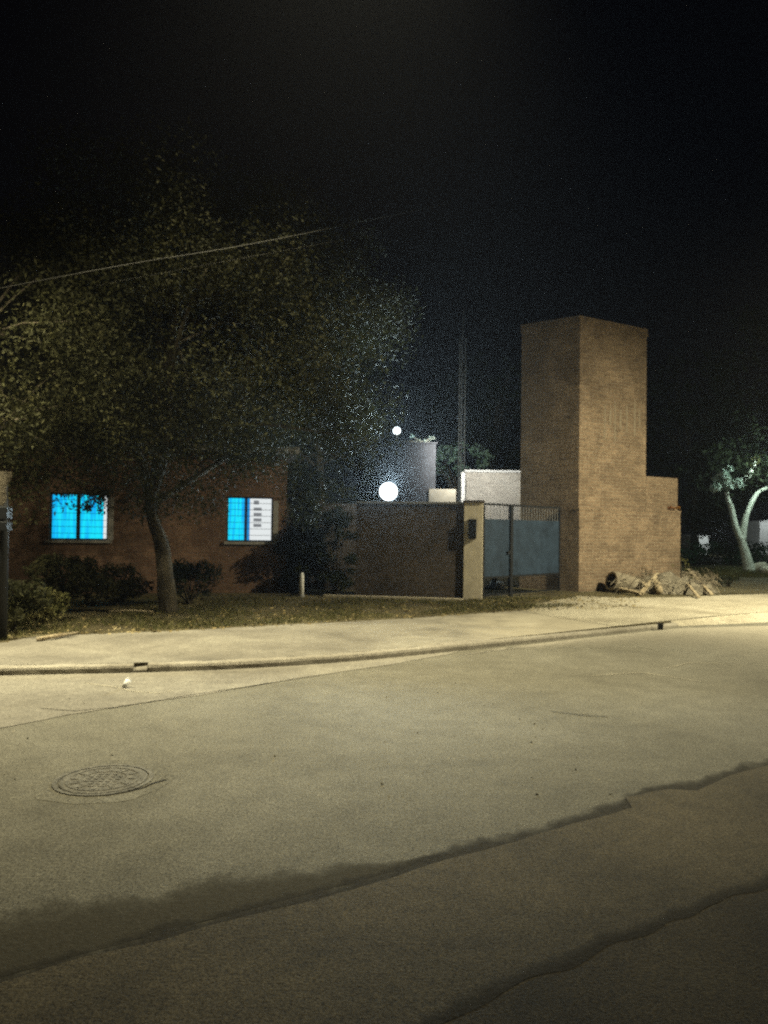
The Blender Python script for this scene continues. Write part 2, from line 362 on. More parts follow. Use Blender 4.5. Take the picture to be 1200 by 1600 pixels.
def strip(name, A, B, z, m, n=260, jA=0.0, jB=0.0):
    """strip from line A (v=1, soft edge) to line B (v=0)"""
    def res(L, j, sd):
        L = [Vector(p) for p in L]; d = [0]
        for a, b in zip(L, L[1:]): d.append(d[-1] + (b - a).length)
        out = []
        for i in range(n + 1):
            t = d[-1] * i / n; k = max(q for q in range(len(d) - 1) if d[q] <= t + 1e-9); f = (t - d[k]) / (d[k + 1] - d[k])
            p = L[k].lerp(L[k + 1], min(f, 1)); p = p + Vector((0, noise.noise(Vector((p.x * 5, p.y * 5, sd))) * j, 0)); out.append(Vector((p.x, p.y, z)))
        return out
    a = res(A, jA, 3); b = res(B, jB, 7); K_ = 6; vs = []; fs = []
    for i in range(n + 1):
        for k in range(K_ + 1): vs.append(b[i].lerp(a[i], k / K_))
    for i in range(n):
        for k in range(K_): q = i * (K_ + 1) + k; fs.append((q, q + K_ + 1, q + K_ + 2, q + 1))
    mb = MB().add(vs, fs); o = mb.build(name, m); uv = o.data.uv_layers[0].data
    for p in o.data.polygons:
        for li in p.loop_indices: vi = o.data.loops[li].vertex_index; uv[li].uv = (vi // (K_ + 1) * .05, (vi % (K_ + 1)) / K_)
    return tag(o, kind='structure')
strip('road_seam', hi, [p + Vector((0, -.12, 0)) for p in lo], 0.006, M['seam'], jA=.06, jB=.02)
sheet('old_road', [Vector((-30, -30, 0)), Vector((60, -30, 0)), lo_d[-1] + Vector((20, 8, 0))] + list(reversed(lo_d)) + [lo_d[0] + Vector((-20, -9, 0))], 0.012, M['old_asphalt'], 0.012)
s2 = [(560, 1660), (640, 1600), (770, 1540), (840, 1508), (960, 1455), (1060, 1420), (1130, 1390), (1210, 1362), (1400, 1290)]
s2b = [(560, 1690), (650, 1630), (780, 1562), (850, 1530), (970, 1478), (1066, 1440), (1135, 1410), (1214, 1382), (1400, 1305)]
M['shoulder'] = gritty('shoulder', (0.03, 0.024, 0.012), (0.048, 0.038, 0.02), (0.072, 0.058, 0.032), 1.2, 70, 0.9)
sl_ = [G(x, y) for x, y in s2b]
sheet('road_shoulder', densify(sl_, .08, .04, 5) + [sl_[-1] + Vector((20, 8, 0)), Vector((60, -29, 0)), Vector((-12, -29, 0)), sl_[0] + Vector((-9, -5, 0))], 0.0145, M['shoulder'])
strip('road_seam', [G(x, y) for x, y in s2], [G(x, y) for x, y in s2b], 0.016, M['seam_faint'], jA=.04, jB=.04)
strip('road_dark_patch', [G(x, y) for x, y in [(-300, 1440), (20, 1418), (90, 1402), (150, 1396), (220, 1404), (260, 1380), (300, 1364), (360, 1366), (420, 1368), (500, 1348), (600, 1346), (700, 1330)]],
      [G(x, y) for x, y in [(-300, 1600), (0, 1528), (130, 1491), (250, 1458), (350, 1432), (450, 1405), (550, 1380), (700, 1336)]], 0.003, M['dark_patch'], jA=.08)  # soft-edged darker tone on the near left road
M['pale_film'] = softmat('pale_film', (.30, .28, .22), (.42, .39, .32), .85, .9)  # soft pale film that lightens the road edge at right
strip('pale_film', [G(x, y) for x, y in [(760, 1017), (900, 1012), (1000, 1012), (1100, 1020), (1200, 1042), (1400, 1060), (1700, 1060)]], [G(x, y) for x, y in [(760, 1016), (900, 999), (1000, 988), (1060, 982), (1200, 978), (1400, 975), (1700, 965)]], 0.0045, M['pale_film'], jA=.3)
# cracks: thin dark filled lines in the asphalt
def crack(pxs, wd, z=0.0065, name='road_crack', m='tar'):
    L = densify([G(x, y) for x, y in pxs], 0.06, 0.03, wd * 1000)
    if len(L) < 3: return
    b = MB(); A = [offs(L, wd * (0.35 + 0.65 * abs(noise.noise(Vector((i * 0.37, wd * 99, 0))))))[i] for i in range(len(L))]
    for i in range(len(L) - 1):
        b.add([Vector((*L[i].xy, z)), Vector((*L[i + 1].xy, z)), Vector((*A[i + 1].xy, z)), Vector((*A[i].xy, z))], [(0, 1, 2, 3)])
    tag(b.build(name, M[m]), kind='structure')
crack([(165, 1244), (200, 1238), (225, 1232), (240, 1226), (262, 1219)], 0.022)
crack([(60, 1108), (120, 1112), (180, 1106), (300, 1087), (420, 1068), (500, 1056)], 0.02)
crack([(130, 1068), (170, 1073), (210, 1082), (255, 1084), (270, 1079)], 0.035, m='dust')
crack([(860, 1112), (905, 1118), (950, 1121)], 0.03)
crack([(925, 1057), (1000, 1052), (1100, 1066)], 0.03, m='dust')
crack([(1040, 1045), (1080, 1036), (1130, 1038)], 0.03, m='dust')
crack([(975, 1288), (992, 1291)], 0.02, 0.016)
crack([(925, 948), (985, 955), (1010, 957)], 0.05, ZP + 0.014, m='earth')
crack([(720, 1024), (900, 1003), (1060, 985)], 0.05, 0.005, m='kerb')

# ------------------------------------------------------------------ grass and litter (stuff)
def in_verge(n, x0, x1, ylo, yhi):
    out = []
    for _ in range(n):
        px = random.uniform(x0, x1); t = random.random()
        a = ylo(px); b = yhi(px); out.append(G(px, a + (b - a) * t, ZP))
    return out
def blades(pts, h, wd):
    n = len(pts); p = np.array(pts); a = RNG.uniform(0, 2 * math.pi, n); hh = RNG.uniform(0.4, 1.0, n)[:, None] * h
    d = np.stack([np.cos(a), np.sin(a), 0 * a], 1) * wd; lean = np.stack([RNG.normal(0, .5, n), RNG.normal(0, .5, n), 0 * a], 1) * hh
    up = np.array([0, 0, 1.0]) * hh
    return np.stack([p - d, p + d, p + d * .15 + up + lean, p - d * .15 + up + lean], 1)
fy = lambda x: 934
ny = lambda x: float(np.interp(x, [0, 60, 300, 600, 750, 900], [1003, 992, 983, 966, 956, 948]))
pts = [p for p in in_verge(26000, -80, 900, fy, ny) if noise.noise(Vector((p.x * 0.9, p.y * 0.9, 2))) > -0.12 + random.gauss(0, .12)]
tag(quads('grass', blades([tuple(p) for p in pts], 0.07, 0.006), M['grass']), 'short dry grass growing on the dark verge behind the pavement', 'grass', kind='stuff')
def flakes(pts, s0, s1, flat=0.35):
    n = len(pts); p = np.array(pts); nrm = RNG.normal(0, flat, (n, 3)); nrm[:, 2] = 1; nrm /= np.linalg.norm(nrm, axis=1)[:, None]
    t = np.cross(nrm, RNG.normal(0, 1, (n, 3))); t /= np.linalg.norm(t, axis=1)[:, None]; b = np.cross(nrm, t)
    s = RNG.uniform(s0, s1, n)[:, None]; t *= s; b *= s * .55
    return np.stack([p - t, p + b, p + t, p - b], 1) + np.array([0, 0, 1]) * (s0 * .8 + .002)
pts = [tuple(p) for p in in_verge(2600, -80, 1000, lambda x: 930, lambda x: ny(x) + 4)]
tag(quads('leaf_litter', flakes(pts, .015, .05), M['litter']), 'dry leaf litter scattered over the verge and pavement edge', 'leaf litter', kind='stuff')
pts = [tuple(G(random.uniform(900, 1300), random.uniform(926, 972), ZP)) for _ in range(700)]
pts += [tuple(G(random.uniform(-50, 1100), random.uniform(1040, 1250), 0)) for _ in range(150)]
tag(quads('gravel', flakes(pts, .004, .014, .9), M['dust']), 'loose gravel scattered on the dirt track and asphalt', 'gravel', kind='stuff')

# ------------------------------------------------------------------ trees
def leaves(centers, radii, per, size, squash=0.8):
    out = []
    for c, r in zip(centers, radii):
        n = max(4, int(per * (r ** 2)))
        d = RNG.normal(0, 1, (n, 3)); d /= np.linalg.norm(d, axis=1)[:, None]
        out.append(np.array(c) + d * (RNG.uniform(0.15, 1.0, n) ** 0.6)[:, None] * r * np.array([1, 1, squash]))
    p = np.concatenate(out); n = len(p)
    nrm = RNG.normal(0, 1, (n, 3)) + np.array([0, -.1, .7]); nrm /= np.linalg.norm(nrm, axis=1)[:, None]
    t = np.cross(nrm, RNG.normal(0, 1, (n, 3))); t /= np.linalg.norm(t, axis=1)[:, None]; b = np.cross(nrm, t)
    s = RNG.uniform(.6, 1.3, n)[:, None] * size; t *= s; b *= s * .42
    return np.stack([p - t, p + b + nrm * s * .12, p + t, p - b + nrm * s * .12], 1)
def make_tree(name, label, base, trunk, r0, center, rad, clumps, per, size, lm, bm='bark', group=None, extra=(), cr=(0.22, 0.36), limbs=9, cat='tree', zmin=.5):
    """trunk: points above base; crown ellipsoid center/rad filled with leaf clumps"""
    root = empty(name, base, label, cat, group)
    b = MB(); tp = [Vector(base) + Vector((0, 0, -.05))] + [Vector(p) for p in trunk]
    n = len(tp); tp = smooth_line(tp, 4)
    rr = [r0 * (1.25 if i == 0 else 1.0) * (1 - 0.55 * i / (len(tp) - 1)) * random.uniform(.93, 1.07) for i in range(len(tp))]
    b.tube(tp, rr, 9)
    cs = []; rs = []; c = Vector(center); m = min(rad)
    while len(cs) < clumps:
        d = Vector((random.gauss(0, 1), random.gauss(0, 1), random.gauss(0, 1))).normalized() * random.uniform(.25, 1) ** .5
        p = c + Vector((d.x * rad[0], d.y * rad[1], d.z * rad[2]))
        if p.z < base[2] + zmin: continue
        cs.append(p); rs.append(m * random.uniform(*cr))
    for i in range(limbs):
        e = cs[i * len(cs) // limbs]; s = tp[-1 - random.randint(0, max(1, len(tp) // 3))]
        mid = s.lerp(e, .5) + Vector((random.gauss(0, .15), random.gauss(0, .15), .25)) * (e - s).length * .4
        L = smooth_line([s, mid, e], 4); b.tube(L, [r0 * .42 * (1 - .85 * k / (len(L) - 1)) for k in range(len(L))], 6)
        for _ in range(3):
            e2 = random.choice(cs)
            if (e2 - mid).length < m * 1.3: b.tube([L[4], L[4].lerp(e2, .5) + Vector((0, 0, .1)), e2], [r0 * .16, r0 * .1, r0 * .04], 5)
    b.build('trunk', M[bm], root, smooth=True)
    for p, r in extra: cs.append(Vector(p)); rs.append(r)
    quads('crown', leaves(cs, rs, per, size), M[lm], root)
    return root
# the large tree in front of the building
tb = G(264, 956, ZP); D = tb.y
ex = [(P(152, 776, D - .8), .2), (P(160, 772, D - .8), .2), (P(136, 790, D - .8), .11), (P(137, 794, D - .8), .1), (P(158, 800, D - .8), .07)] * 3 + [(P(150, 735, D - 1.2), .42), (P(175, 700, D - 1.3), .5), (P(140, 700, D - 1), .4), (P(150, 778, D - .8), .27), (P(136, 792, D - .8), .13), (P(164, 790, D - .8), .14), (P(190, 770, D - .7), .5), (P(215, 790, D - .6), .42), (P(270, 790, D - .5), .45), (P(330, 790, D - .4), .32), (P(75, 740, D - .8), .34), (P(40, 760, D - .8), .34), (P(20, 730, D - .8), .45), (P(240, 770, D - .6), .5), (P(300, 785, D - .5), .5), (P(315, 762, D - .3), .42), (P(400, 728, D), .5), (P(360, 735, D), .42), (P(452, 770, D), .3), (P(455, 735, D), .45), (P(130, 735, D - .8), .36), (P(280, 745, D - .8), .5), (P(480, 800, D + .6), .5), (P(520, 770, D + .7), .45), (P(205, 745, D - .8), .4), (P(100, 742, D - .8), .32), (P(60, 735, D - .8), .4), (P(230, 800, D - .4), .33), (P(350, 758, D), .3)]
make_tree('street_tree', 'large dark leafy tree with leaning trunk on the verge before the lit windows', tb,
          [P(258, 900, D), P(252, 850, D + .1), P(236, 790, D + .2), P(262, 700, D + .2)], .17, P(290, 545, D + .3), (3.7, 3.0, 3.3), 210, 1150, .036, 'leaf', extra=ex, cr=(.2, .34), limbs=14, zmin=2.8)
# leafy tree at the left edge
b2 = G(-150, 965, ZP)
make_tree('leafy_tree', 'olive leafy tree reaching in from the left edge of the picture', b2, [b2 + Vector((.1, 0, 1.6)), b2 + Vector((.4, -.1, 2.8))], .12,
          P(-10, 560, b2.y - .4), (2.4, 1.8, 2.4), 70, 1000, .04, 'leaf', extra=[(P(30, 690, b2.y - 1), .4), (P(60, 660, b2.y - 1), .35), (P(8, 700, b2.y - 1), .4)])
# tree behind the fence near the floodlight
b3 = Vector((-1.9, 22.0, ZP))
make_tree('garden_tree', 'tall tree behind the brick fence left of the floodlight', b3, [b3 + Vector((.1, 0, 2)), b3 + Vector((0, .1, 4))], .16,
          P(500, 640, 22.0), (2.2, 2.0, 3.6), 90, 260, .08, 'leaf_dark')
b4 = Vector((P(715, 800, 27.5).x, 27.5, ZP))
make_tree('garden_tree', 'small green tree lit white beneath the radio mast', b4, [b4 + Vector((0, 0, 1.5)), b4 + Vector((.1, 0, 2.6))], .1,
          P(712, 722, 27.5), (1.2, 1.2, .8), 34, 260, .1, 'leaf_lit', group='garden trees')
b5 = Vector((P(760, 800, 36).x, 36, ZP))
make_tree('garden_tree', 'dark broad tree far behind the pale wall and the mast', b5, [b5 + Vector((0, 0, 3)), b5 + Vector((.1, 0, 5))], .2,
          P(755, 650, 36), (3.4, 3, 2.6), 50, 50, .2, 'leaf_dark', group='garden trees')
# dark trees to the right of the tower
for (px, py, Y, rx, rz, lab) in [(1085, 690, 44, 3.6, 5.2, 'dark tall tree just right of the brick tower'), (1215, 640, 42, 4.2, 6.0, 'dark tall tree cut by the right edge of the picture')]:
    b = Vector((P(px, 800, Y).x, Y, ZP))
    make_tree('background_tree', lab, b, [b + Vector((0, 0, 3)), b + Vector((.1, 0, 5))], .22, P(px, py, Y), (rx, rx, rz), 60, 45, .22, 'leaf_dark', group='dark trees right of the tower')

# shrubs
def shrub(name, label, px, py, h, rx, lm='leaf', size=.045, per=2600, n=26, group=None, z=ZP, cone=False):
    b = G(px, py, z); root = empty(name, b, label, 'shrub', group); mb = MB(); cs = []; rs = []
    for i in range(n):
        t = random.random() ** .8; k = (1 - t * .9) if cone else math.sqrt(max(.05, 1 - (t * 2 - 1) ** 2)) * .6 + .4
        a = random.uniform(0, 6.28); r = rx * k * random.random() ** .5
        c = b + Vector((math.cos(a) * r, math.sin(a) * r, .12 + t * (h - .2))); cs.append(c); rs.append(rx * random.uniform(.22, .42) * (.5 + .5 * k))
        if i % 2 == 0: mb.tube([b, b.lerp(c, .5) + Vector((0, 0, .08)), c], [.02, .012, .005], 5)
    mb.build('stem', M['bark'], root); quads('foliage', leaves(cs, rs, per, size), M[lm], root); return root
shrub('shrub', 'low broad bush below the left lit window', 95, 958, 1.0, .75, group='bushes along the building')
shrub('shrub', 'low bush at the left edge of the verge beside the pole', 22, 985, .75, .5, 'leaf', group='bushes along the building')
shrub('shrub', 'bushy shrub between the left window and the tree trunk', 178, 945, .8, .6, group='bushes along the building')
shrub('shrub', 'dark bush right behind the leaning tree trunk', 296, 944, .85, .55, 'leaf_dark', group='bushes along the building')
shrub('shrub', 'low yellowish weeds at the foot of the tree left of the trunk', 60, 972, .5, .5, 'grass', group='bushes along the building')
shrub('conical_shrub', 'black conical shrub standing right of the second lit window', 474, 925, 2.6, .8, 'leaf_dark', .045, 5000, 90, cone=True)
shrub('shrub', 'dark shrub in front of the fence end left of the brick fence', 525, 930, 2.0, .55, 'leaf_dark', .045, 3500, 40)

# ------------------------------------------------------------------ brick building with two lit windows
W1 = P(123, 806, 16.8); W2 = P(391, 812, 17.55)
u = Vector((W2.x - W1.x, W2.y - W1.y, 0)).normalized(); nrm = Vector((u.y, -u.x, 0)); o0 = Vector((W1.x, W1.y, 0))
root = empty('brick_building', (W1.x, W1.y, ZP), 'low dark brick building with two blue lit barred windows behind the tree', 'building')
def hit(px, py):
    d = ray(px, py); C = Vector((0, 0, EYE)); t = (o0 - C).dot(nrm) / d.dot(nrm); q = C + d * t; return (q - o0).dot(u), q.z
A0, zt = hit(78, 768); A1, zb = hit(168, 843); B0, zt2 = hit(355, 777); B1, zb2 = hit(426, 848)
zb = (zb + zb2) / 2; zt = (zt + zt2) / 2
sL, sR = -9.0, hit(447, 850)[0]; HT = 3.25; TH = .3
wb = MB()
def wp(s0, s1, z0, z1, d0=0.0, d1=TH, b=None): (b or wb).box(o0 + u * s0 - nrm * d1 + Vector((0, 0, z0)), u, nrm, s1 - s0, d1 - d0, z1 - z0)
wp(sL, sR, ZP - .1, zb); wp(sL, sR, zt, HT); wp(sL, A0, zb, zt); wp(A1, B0, zb, zt); wp(B1, sR, zb, zt)
wb.box(o0 + u * (sR - TH) - nrm * 7 + Vector((0, 0, ZP - .1)), u, nrm, TH, 6.7, HT); wb.box(o0 + u * sL - nrm * 7 + Vector((0, 0, ZP - .1)), u, nrm, TH, 6.7, HT)
wb.box(o0 + u * sL - nrm * 7.3 + Vector((0, 0, ZP - .1)), u, nrm, sR - sL, .3, HT)
wb.build('wall', M['brick_dark'], root)
r_ = MB(); r_.box(o0 + u * (sL - .25) - nrm * 7.5 + Vector((0, 0, HT + .001)), u, nrm, sR - sL + .5, 7.8, .16); r_.build('roof', M['grey'], root)
f = MB(); wp(sL, sR, ZP - .02, ZP + .32, -.03, -.001, f); f.build('plinth', M['brick_dark'], root)
def curtain_mat(name, ca, cb, s):  # curtains glow in place of room light; fold tones painted in
    m = emis(name, ca, s); nt = m.node_tree; e = next(n for n in nt.nodes if n.type == 'EMISSION')
    mp = nt.nodes.new('ShaderNodeMapping'); uv = nt.nodes.new('ShaderNodeUVMap'); mp.inputs['Scale'].default_value = (1, .12, 1)
    nt.links.new(uv.outputs[0], mp.inputs[0]); nt.links.new(ramp(nt, nz(nt, 5.5, 3, .6, vec=mp.outputs[0]), [(.40, cb), (.57, ca)]), e.inputs[0]); return m
M['curtain_blue'] = curtain_mat('curtain_blue', (.01, .80, 1.0), (.005, .42, .95), 1.25)
M['curtain_deep'] = curtain_mat('curtain_deep', (.02, .42, .95), (.01, .26, .75), .9)
M['room_light'] = emis('room_light', (.95, 1.0, 1.0), 1.6)
M['shelf_grey'] = emis('shelf_grey', (.36, .38, .4), .7)  # shelves glow too, in place of room light on them
M['frame_dark'] = plain('frame_dark', (.03, .05, .09), .5)
M['sill'] = plain('sill', (.28, .27, .25), .8)
M['glass'] = (lambda m: (setattr(m[2].inputs['Transmission Weight'], 'default_value', 1.0), setattr(m[2].inputs['Roughness'], 'default_value', .02), setattr(m[2].inputs['IOR'], 'default_value', 1.02), m[0])[-1])(mat('glass'))
def window(s0, s1, mull, cur, label):
    fr = MB(); t = .035; d0, d1 = .08, .13
    wp(s0, s1, zb, zb + t, d0, d1, fr); wp(s0, s1, zt - t, zt, d0, d1, fr); wp(s0, s0 + t, zb + t, zt - t, d0, d1, fr); wp(s1 - t, s1, zb + t, zt - t, d0, d1, fr)
    wp(mull[0], mull[1], zb + t, zt - t, d0, d1, fr)
    wn = fr.build('window', M['frame_dark'], root); wn['label'] = label
    g = MB(); wp(s0 + t, mull[0], zb + t, zt - t, .10, .105, g); wp(mull[1], s1 - t, zb + t, zt - t, .10, .105, g); g.build('pane', M['glass'], wn)
    gr = MB(); n = 6
    for i in range(1, n + 1):
        z = zb + (zt - zb) * i / (n + 1); gr.tube([o0 + u * (s0 + .01) - nrm * .045 + Vector((0, 0, z)), o0 + u * (s1 - .01) - nrm * .045 + Vector((0, 0, z))], .005, 6)
    gr.build('grille', M['iron'], wn)
    for (a, b, m, dep, nm, z0, z1) in cur:
        c = MB(); a_ = s0 + (s1 - s0) * a; b_ = s0 + (s1 - s0) * b; zz0 = zb + (zt - zb) * z0; zz1 = zb + (zt - zb) * z1; N = 14 if nm == 'curtain' else 1
        for i in range(N):
            q = [a_ + (b_ - a_) * (i + k) / N for k in (0, 1)]; dd = [dep + (.018 * math.sin((i + k) * 1.9) if nm == 'curtain' else 0) for k in (0, 1)]
            pp = [o0 + u * q[0] - nrm * dd[0], o0 + u * q[1] - nrm * dd[1]]
            c.add([pp[0] + Vector((0, 0, zz0)), pp[1] + Vector((0, 0, zz0)), pp[1] + Vector((0, 0, zz1)), pp[0] + Vector((0, 0, zz1))], [(0, 1, 2, 3)])
        c.build(nm, M[m], wn)
    sl = MB(); wp(s0 - .05, s1 + .09, zb - .06, zb - .001, -.06, .08, sl); sl.build('sill', M['sill'], wn)
    tr = MB(); wp(s1 + .002, s1 + .12, zb, zt - .08, -.02, -.001, tr); tr.build('trim', M['sill'], wn); return wn
mA = (A0 + (A1 - A0) * .445, A0 + (A1 - A0) * .51); mB = (B0 + (B1 - B0) * .385, B0 + (B1 - B0) * .44)
window(A0, A1, mA, [(0, .9, 'curtain_blue', .19, 'curtain', 0, 1), (.9, 1.0, 'room_light', .21, 'lit_wall', 0, 1)], 'wide left window with light blue curtains and a white strip at right')
window(B0, B1, mB, [(0, .37, 'curtain_blue', .19, 'curtain', 0, 1), (.37, .5, 'curtain_deep', .18, 'curtain', 0, 1), (.45, 1.0, 'room_light', .30, 'lit_wall', 0, 1),
    *[(.585, .76, 'shelf_grey', .285, 'shelf', z, z + .07) for z in (.33, .455, .58, .70)], (.585, .70, 'shelf_grey', .285, 'shelf', .84, .93)], 'right window with blue curtain and bright white shelves inside')

# ------------------------------------------------------------------ set-back wall between building and fence
YB = 18.6
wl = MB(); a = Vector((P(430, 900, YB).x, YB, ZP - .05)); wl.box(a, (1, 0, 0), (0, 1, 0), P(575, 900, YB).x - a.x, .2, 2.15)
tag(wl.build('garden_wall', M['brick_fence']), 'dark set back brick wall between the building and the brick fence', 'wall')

# ------------------------------------------------------------------ brick fence with pillar
FL = G(555, 931, ZP); FR = G(724, 936, ZP); fu = (FR - FL).normalized(); fn = Vector((fu.y, -fu.x, 0)); FH = P(640, 784, (FL.y + FR.y) / 2).z
fence = empty('brick_fence', FL, 'dark brick boundary fence with a plastered end pillar below the floodlight', 'fence')
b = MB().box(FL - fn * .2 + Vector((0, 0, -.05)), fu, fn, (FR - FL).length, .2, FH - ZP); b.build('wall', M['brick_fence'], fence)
b = MB().box(FL - fn * .23 + Vector((0, 0, FH - ZP - .049)), fu, fn, (FR - FL).length - .002, .26, .05); b.build('coping', M['grey'], fence, bevel=.008)
b = MB().box(G(508, 932, ZP) + fn * .04, fu, fn, (FR - G(508, 932, ZP)).length, .10, .05); b.build('footing', M['plaster'], fence)
PR = G(751, 933, ZP); pu = (PR - FR).normalized()
pil = MB().box(FR + fn * .04 - fn * .34 + Vector((0, 0, -.05)), fu, fn, .40, .34, FH - ZP + .04).build('pillar', M['plaster'], fence)
b = MB().box(FR + fn * .065 - fn * .39 + Vector((-.025, 0, FH - ZP - .009)), fu, fn, .45, .39, .05).build('pillar_cap', M['brick_fence'], pil)
c0 = P(730, 840, FR.y); b = MB().box(FR + fu * .10 + fn * .041 + Vector((0, 0, P(735, 842, FR.y).z - ZP)), fu, fn, .17, .06, .43).build('intercom_box', M['iron'], fence, bevel=.01)
b = MB().box(P(577, 895, FL.y) + fn * .008, fu, fn, .11, .004, .07).build('notice', M['white'], fence)

# ------------------------------------------------------------------ metal gate
GL = FR + fu * .402 - fn * .12; GR = G(873, 925, ZP); gu = (GR - GL); gl = gu.length; gu.normalize(); gn = Vector((gu.y, -gu.x, 0))
def gpos(px):   # distance along the gate seen at px
    d = ray(px, 860); t = GL.dot(gn) / d.dot(gn); q = d * t; return (q - GL).dot(gu)
YM = lambda s: (GL + gu * s).y
zT = P(797, 788, YM(gpos(797))).z; zP1 = P(797, 812, YM(gpos(797))).z; zP0 = P(797, 899, YM(gpos(797))).z
gate = empty('metal_gate', GL, 'blue grey sheet metal yard gate between the pillar and the brick tower', 'gate')
def gb(s0, s1, z0, z1, d0=0, d1=.03): return MB().box(GL + gu * s0 + gn * d0 + Vector((0, 0, z0 - GL.z)), gu, gn, s1 - s0, d1 - d0, z1 - z0)
sp = gpos(797)
pb = gb(.03, sp - .05, zP0, zP1, .0, .012); pb.build('sheet_panel', M['blue_sheet'], gate); pb = gb(sp + .05, gl - .03, zP0, zP1, .0, .012); pb.build('sheet_panel', M['blue_sheet'], gate)
gb(sp - .05, sp + .05, ZP, zT, -.02, .05).build('gate_post', M['iron'], gate)
gb(0, sp - .051, zT - .045, zT, 0, .03).build('top_rail', M['iron'], gate); gb(sp + .051, gl, zT - .045, zT, 0, .03).build('top_rail', M['iron'], gate)
for (a, c) in ((0, sp - .051), (sp + .051, gl)):
    gb(a, c, zP0 - .04, zP0 - .001, -.003, .03).build('middle_rail', M['iron'], gate); gb(a, c, ZP + .05, ZP + .09, 0, .03).build('bottom_rail', M['iron'], gate)
    n = int((c - a) / .11)
    for i in range(1, n):
        x = a + (c - a) * i / n; p = GL + gu * x + gn * .015
        MB().tube([p + Vector((0, 0, zP1 - GL.z)), p + Vector((0, 0, zT - .045 - GL.z))], .006, 6).build('bar', M['galv'], gate)
for x in (.0, gl - .035): gb(x, x + .035, ZP + .02, zT - .05, .001, .029).build('stile', M['iron'], gate)
hb = gb(sp - .16, sp - .07, 1.05, 1.12, .031, .06).build('latch', M['iron'], gate)
# rubbish seen under the gate
rb = MB()
for k in range(5):
    a = k * 1.25; c = G(781 , 922, ZP) + Vector((math.cos(a) * .1, .5 + math.sin(a) * .08, 0)); rb.lathe(c, [(.05, 0), (.11, .03), (.12, .1), (.07, .17), (.02, .19)], 9)
tag(rb.build('plastic_bag', M['white'], smooth=True), 'crumpled pale plastic bag lying behind the gap under the gate', 'bag')
tb_ = MB(); c = G(764, 924, ZP) + Vector((0, .6, .25)); tb_.tube([c + Vector((math.cos(t / 12 * 6.283) * .22, 0, math.sin(t / 12 * 6.283) * .22)) for t in range(13)], .065, 8, False)
tag(tb_.build('tyre', M['iron'], smooth=True), 'dark old tyre standing behind the left half of the gate', 'tyre')

# ------------------------------------------------------------------ brick tower with lower wing
TC = G(904, 925, ZP)                                   # near corner at the ground
def at_px(px, Y): return Vector((P(px, 860, Y).x, Y, ZP))
TL = at_px(812, TC.y + 1.05); TR = at_px(1013, TC.y + 1.25)
ru = (TR - TC).normalized(); rn = Vector((ru.y, -ru.x, 0)); lu = (TL - TC).normalized()
TH_ = P(911, 491, TC.y).z; zl = P(904, 796, TC.y).z; zw = P(1016, 744, TR.y).z
tower = empty('brick_tower', TC, 'tall tan brick tower with a lower wing standing right of the gate', 'tower')
TBk = TR + (TL - TC)
ins = (ru + lu).normalized() * .10
p4 = [TC + ins, TR + lu * .08, TBk, TL]
b = MB().prism([(p.x, p.y) for p in p4], ZP - .05, TH_ - .22); shaft = b.build('shaft', M['brick_tower'], tower)
cen = (p4[0] + p4[2]) / 2; cap = [(p - cen) * 1.022 + cen for p in p4]
b = MB().prism([(p.x, p.y) for p in cap], TH_ - .219, TH_); b.build('cap', M['brick_tower'], tower, bevel=.01)
WR = TC + ru * 1.0; dW = ray(1063, 850); tt = TC.dot(rn) / dW.dot(rn); WR = dW * tt; wl_ = (WR - TC).dot(ru); sT = (TR - TC).dot(ru)
b = MB().box(TC + ru * 0 + Vector((0, 0, -.06)), ru, lu, wl_, .52, zl - ZP + .06); b.build('plinth', M['brick_tower'], tower)
b = MB().box(TC + ru * (sT + .003) + lu * .07 + Vector((0, 0, -.05)), ru, lu, wl_ - sT - .02, .6, zw - ZP + .05); b.build('wing', M['brick_tower'], tower)
b = MB().box(TC - rn * .0 + rn * .012 - ru * .012 + Vector((0, 0, zl - ZP + .001)), ru, lu, wl_ + .02, .12, .05); b.build('ledge', M['brick_tower'], tower)
# faded paint strokes on the tower face
M['paint'] = plain('paint', (.225, .19, .14), .9, 0, .3, 20)
b = MB(); 
for i, (px, y0, y1) in enumerate([(944, 632, 686), (952, 640, 664), (960, 630, 690), (968, 640, 670), (978, 634, 676), (990, 630, 680), (998, 640, 668)]):
    d = ray(px, 650); tq = (TC + ins).dot(rn) / d.dot(rn); q = d * tq; s = (q - TC).dot(ru); Y = q.y
    z0 = P(px, y1, Y).z; z1 = P(px, y0, Y).z; a = Vector((q.x, q.y, z0)) + rn * .006
    b.box(a, ru, rn, .07 if i % 2 else .045, .002, z1 - z0)
b.build('faded_marks', M['paint'], tower)
# weed on the ledge
wd = Vector((*(TC + ru * (wl_ - .28)).xy, zl + .05)); root_ = empty('weed', wd, 'small reddish weed growing on the ledge of the tower wing', 'weed')
M['leaf_red'] = leafmat('leaf_red', (.2, .05, .02), (.3, .12, .03), (.3, .25, .04)); 
mb = MB(); [mb.tube([wd, wd + Vector((dx * .5, -.03, .1)), wd + Vector((dx, -.05, .08))], [.006, .004, .002], 5) for dx in (-.12, -.04, .06, .12)]; mb.build('stem', M['rot'], root_)
quads('foliage', leaves([wd + Vector((dx, -.05, .08)) for dx in (-.12, -.04, .06, .12)], [.06] * 4, 6000, .03), M['leaf_red'], root_)

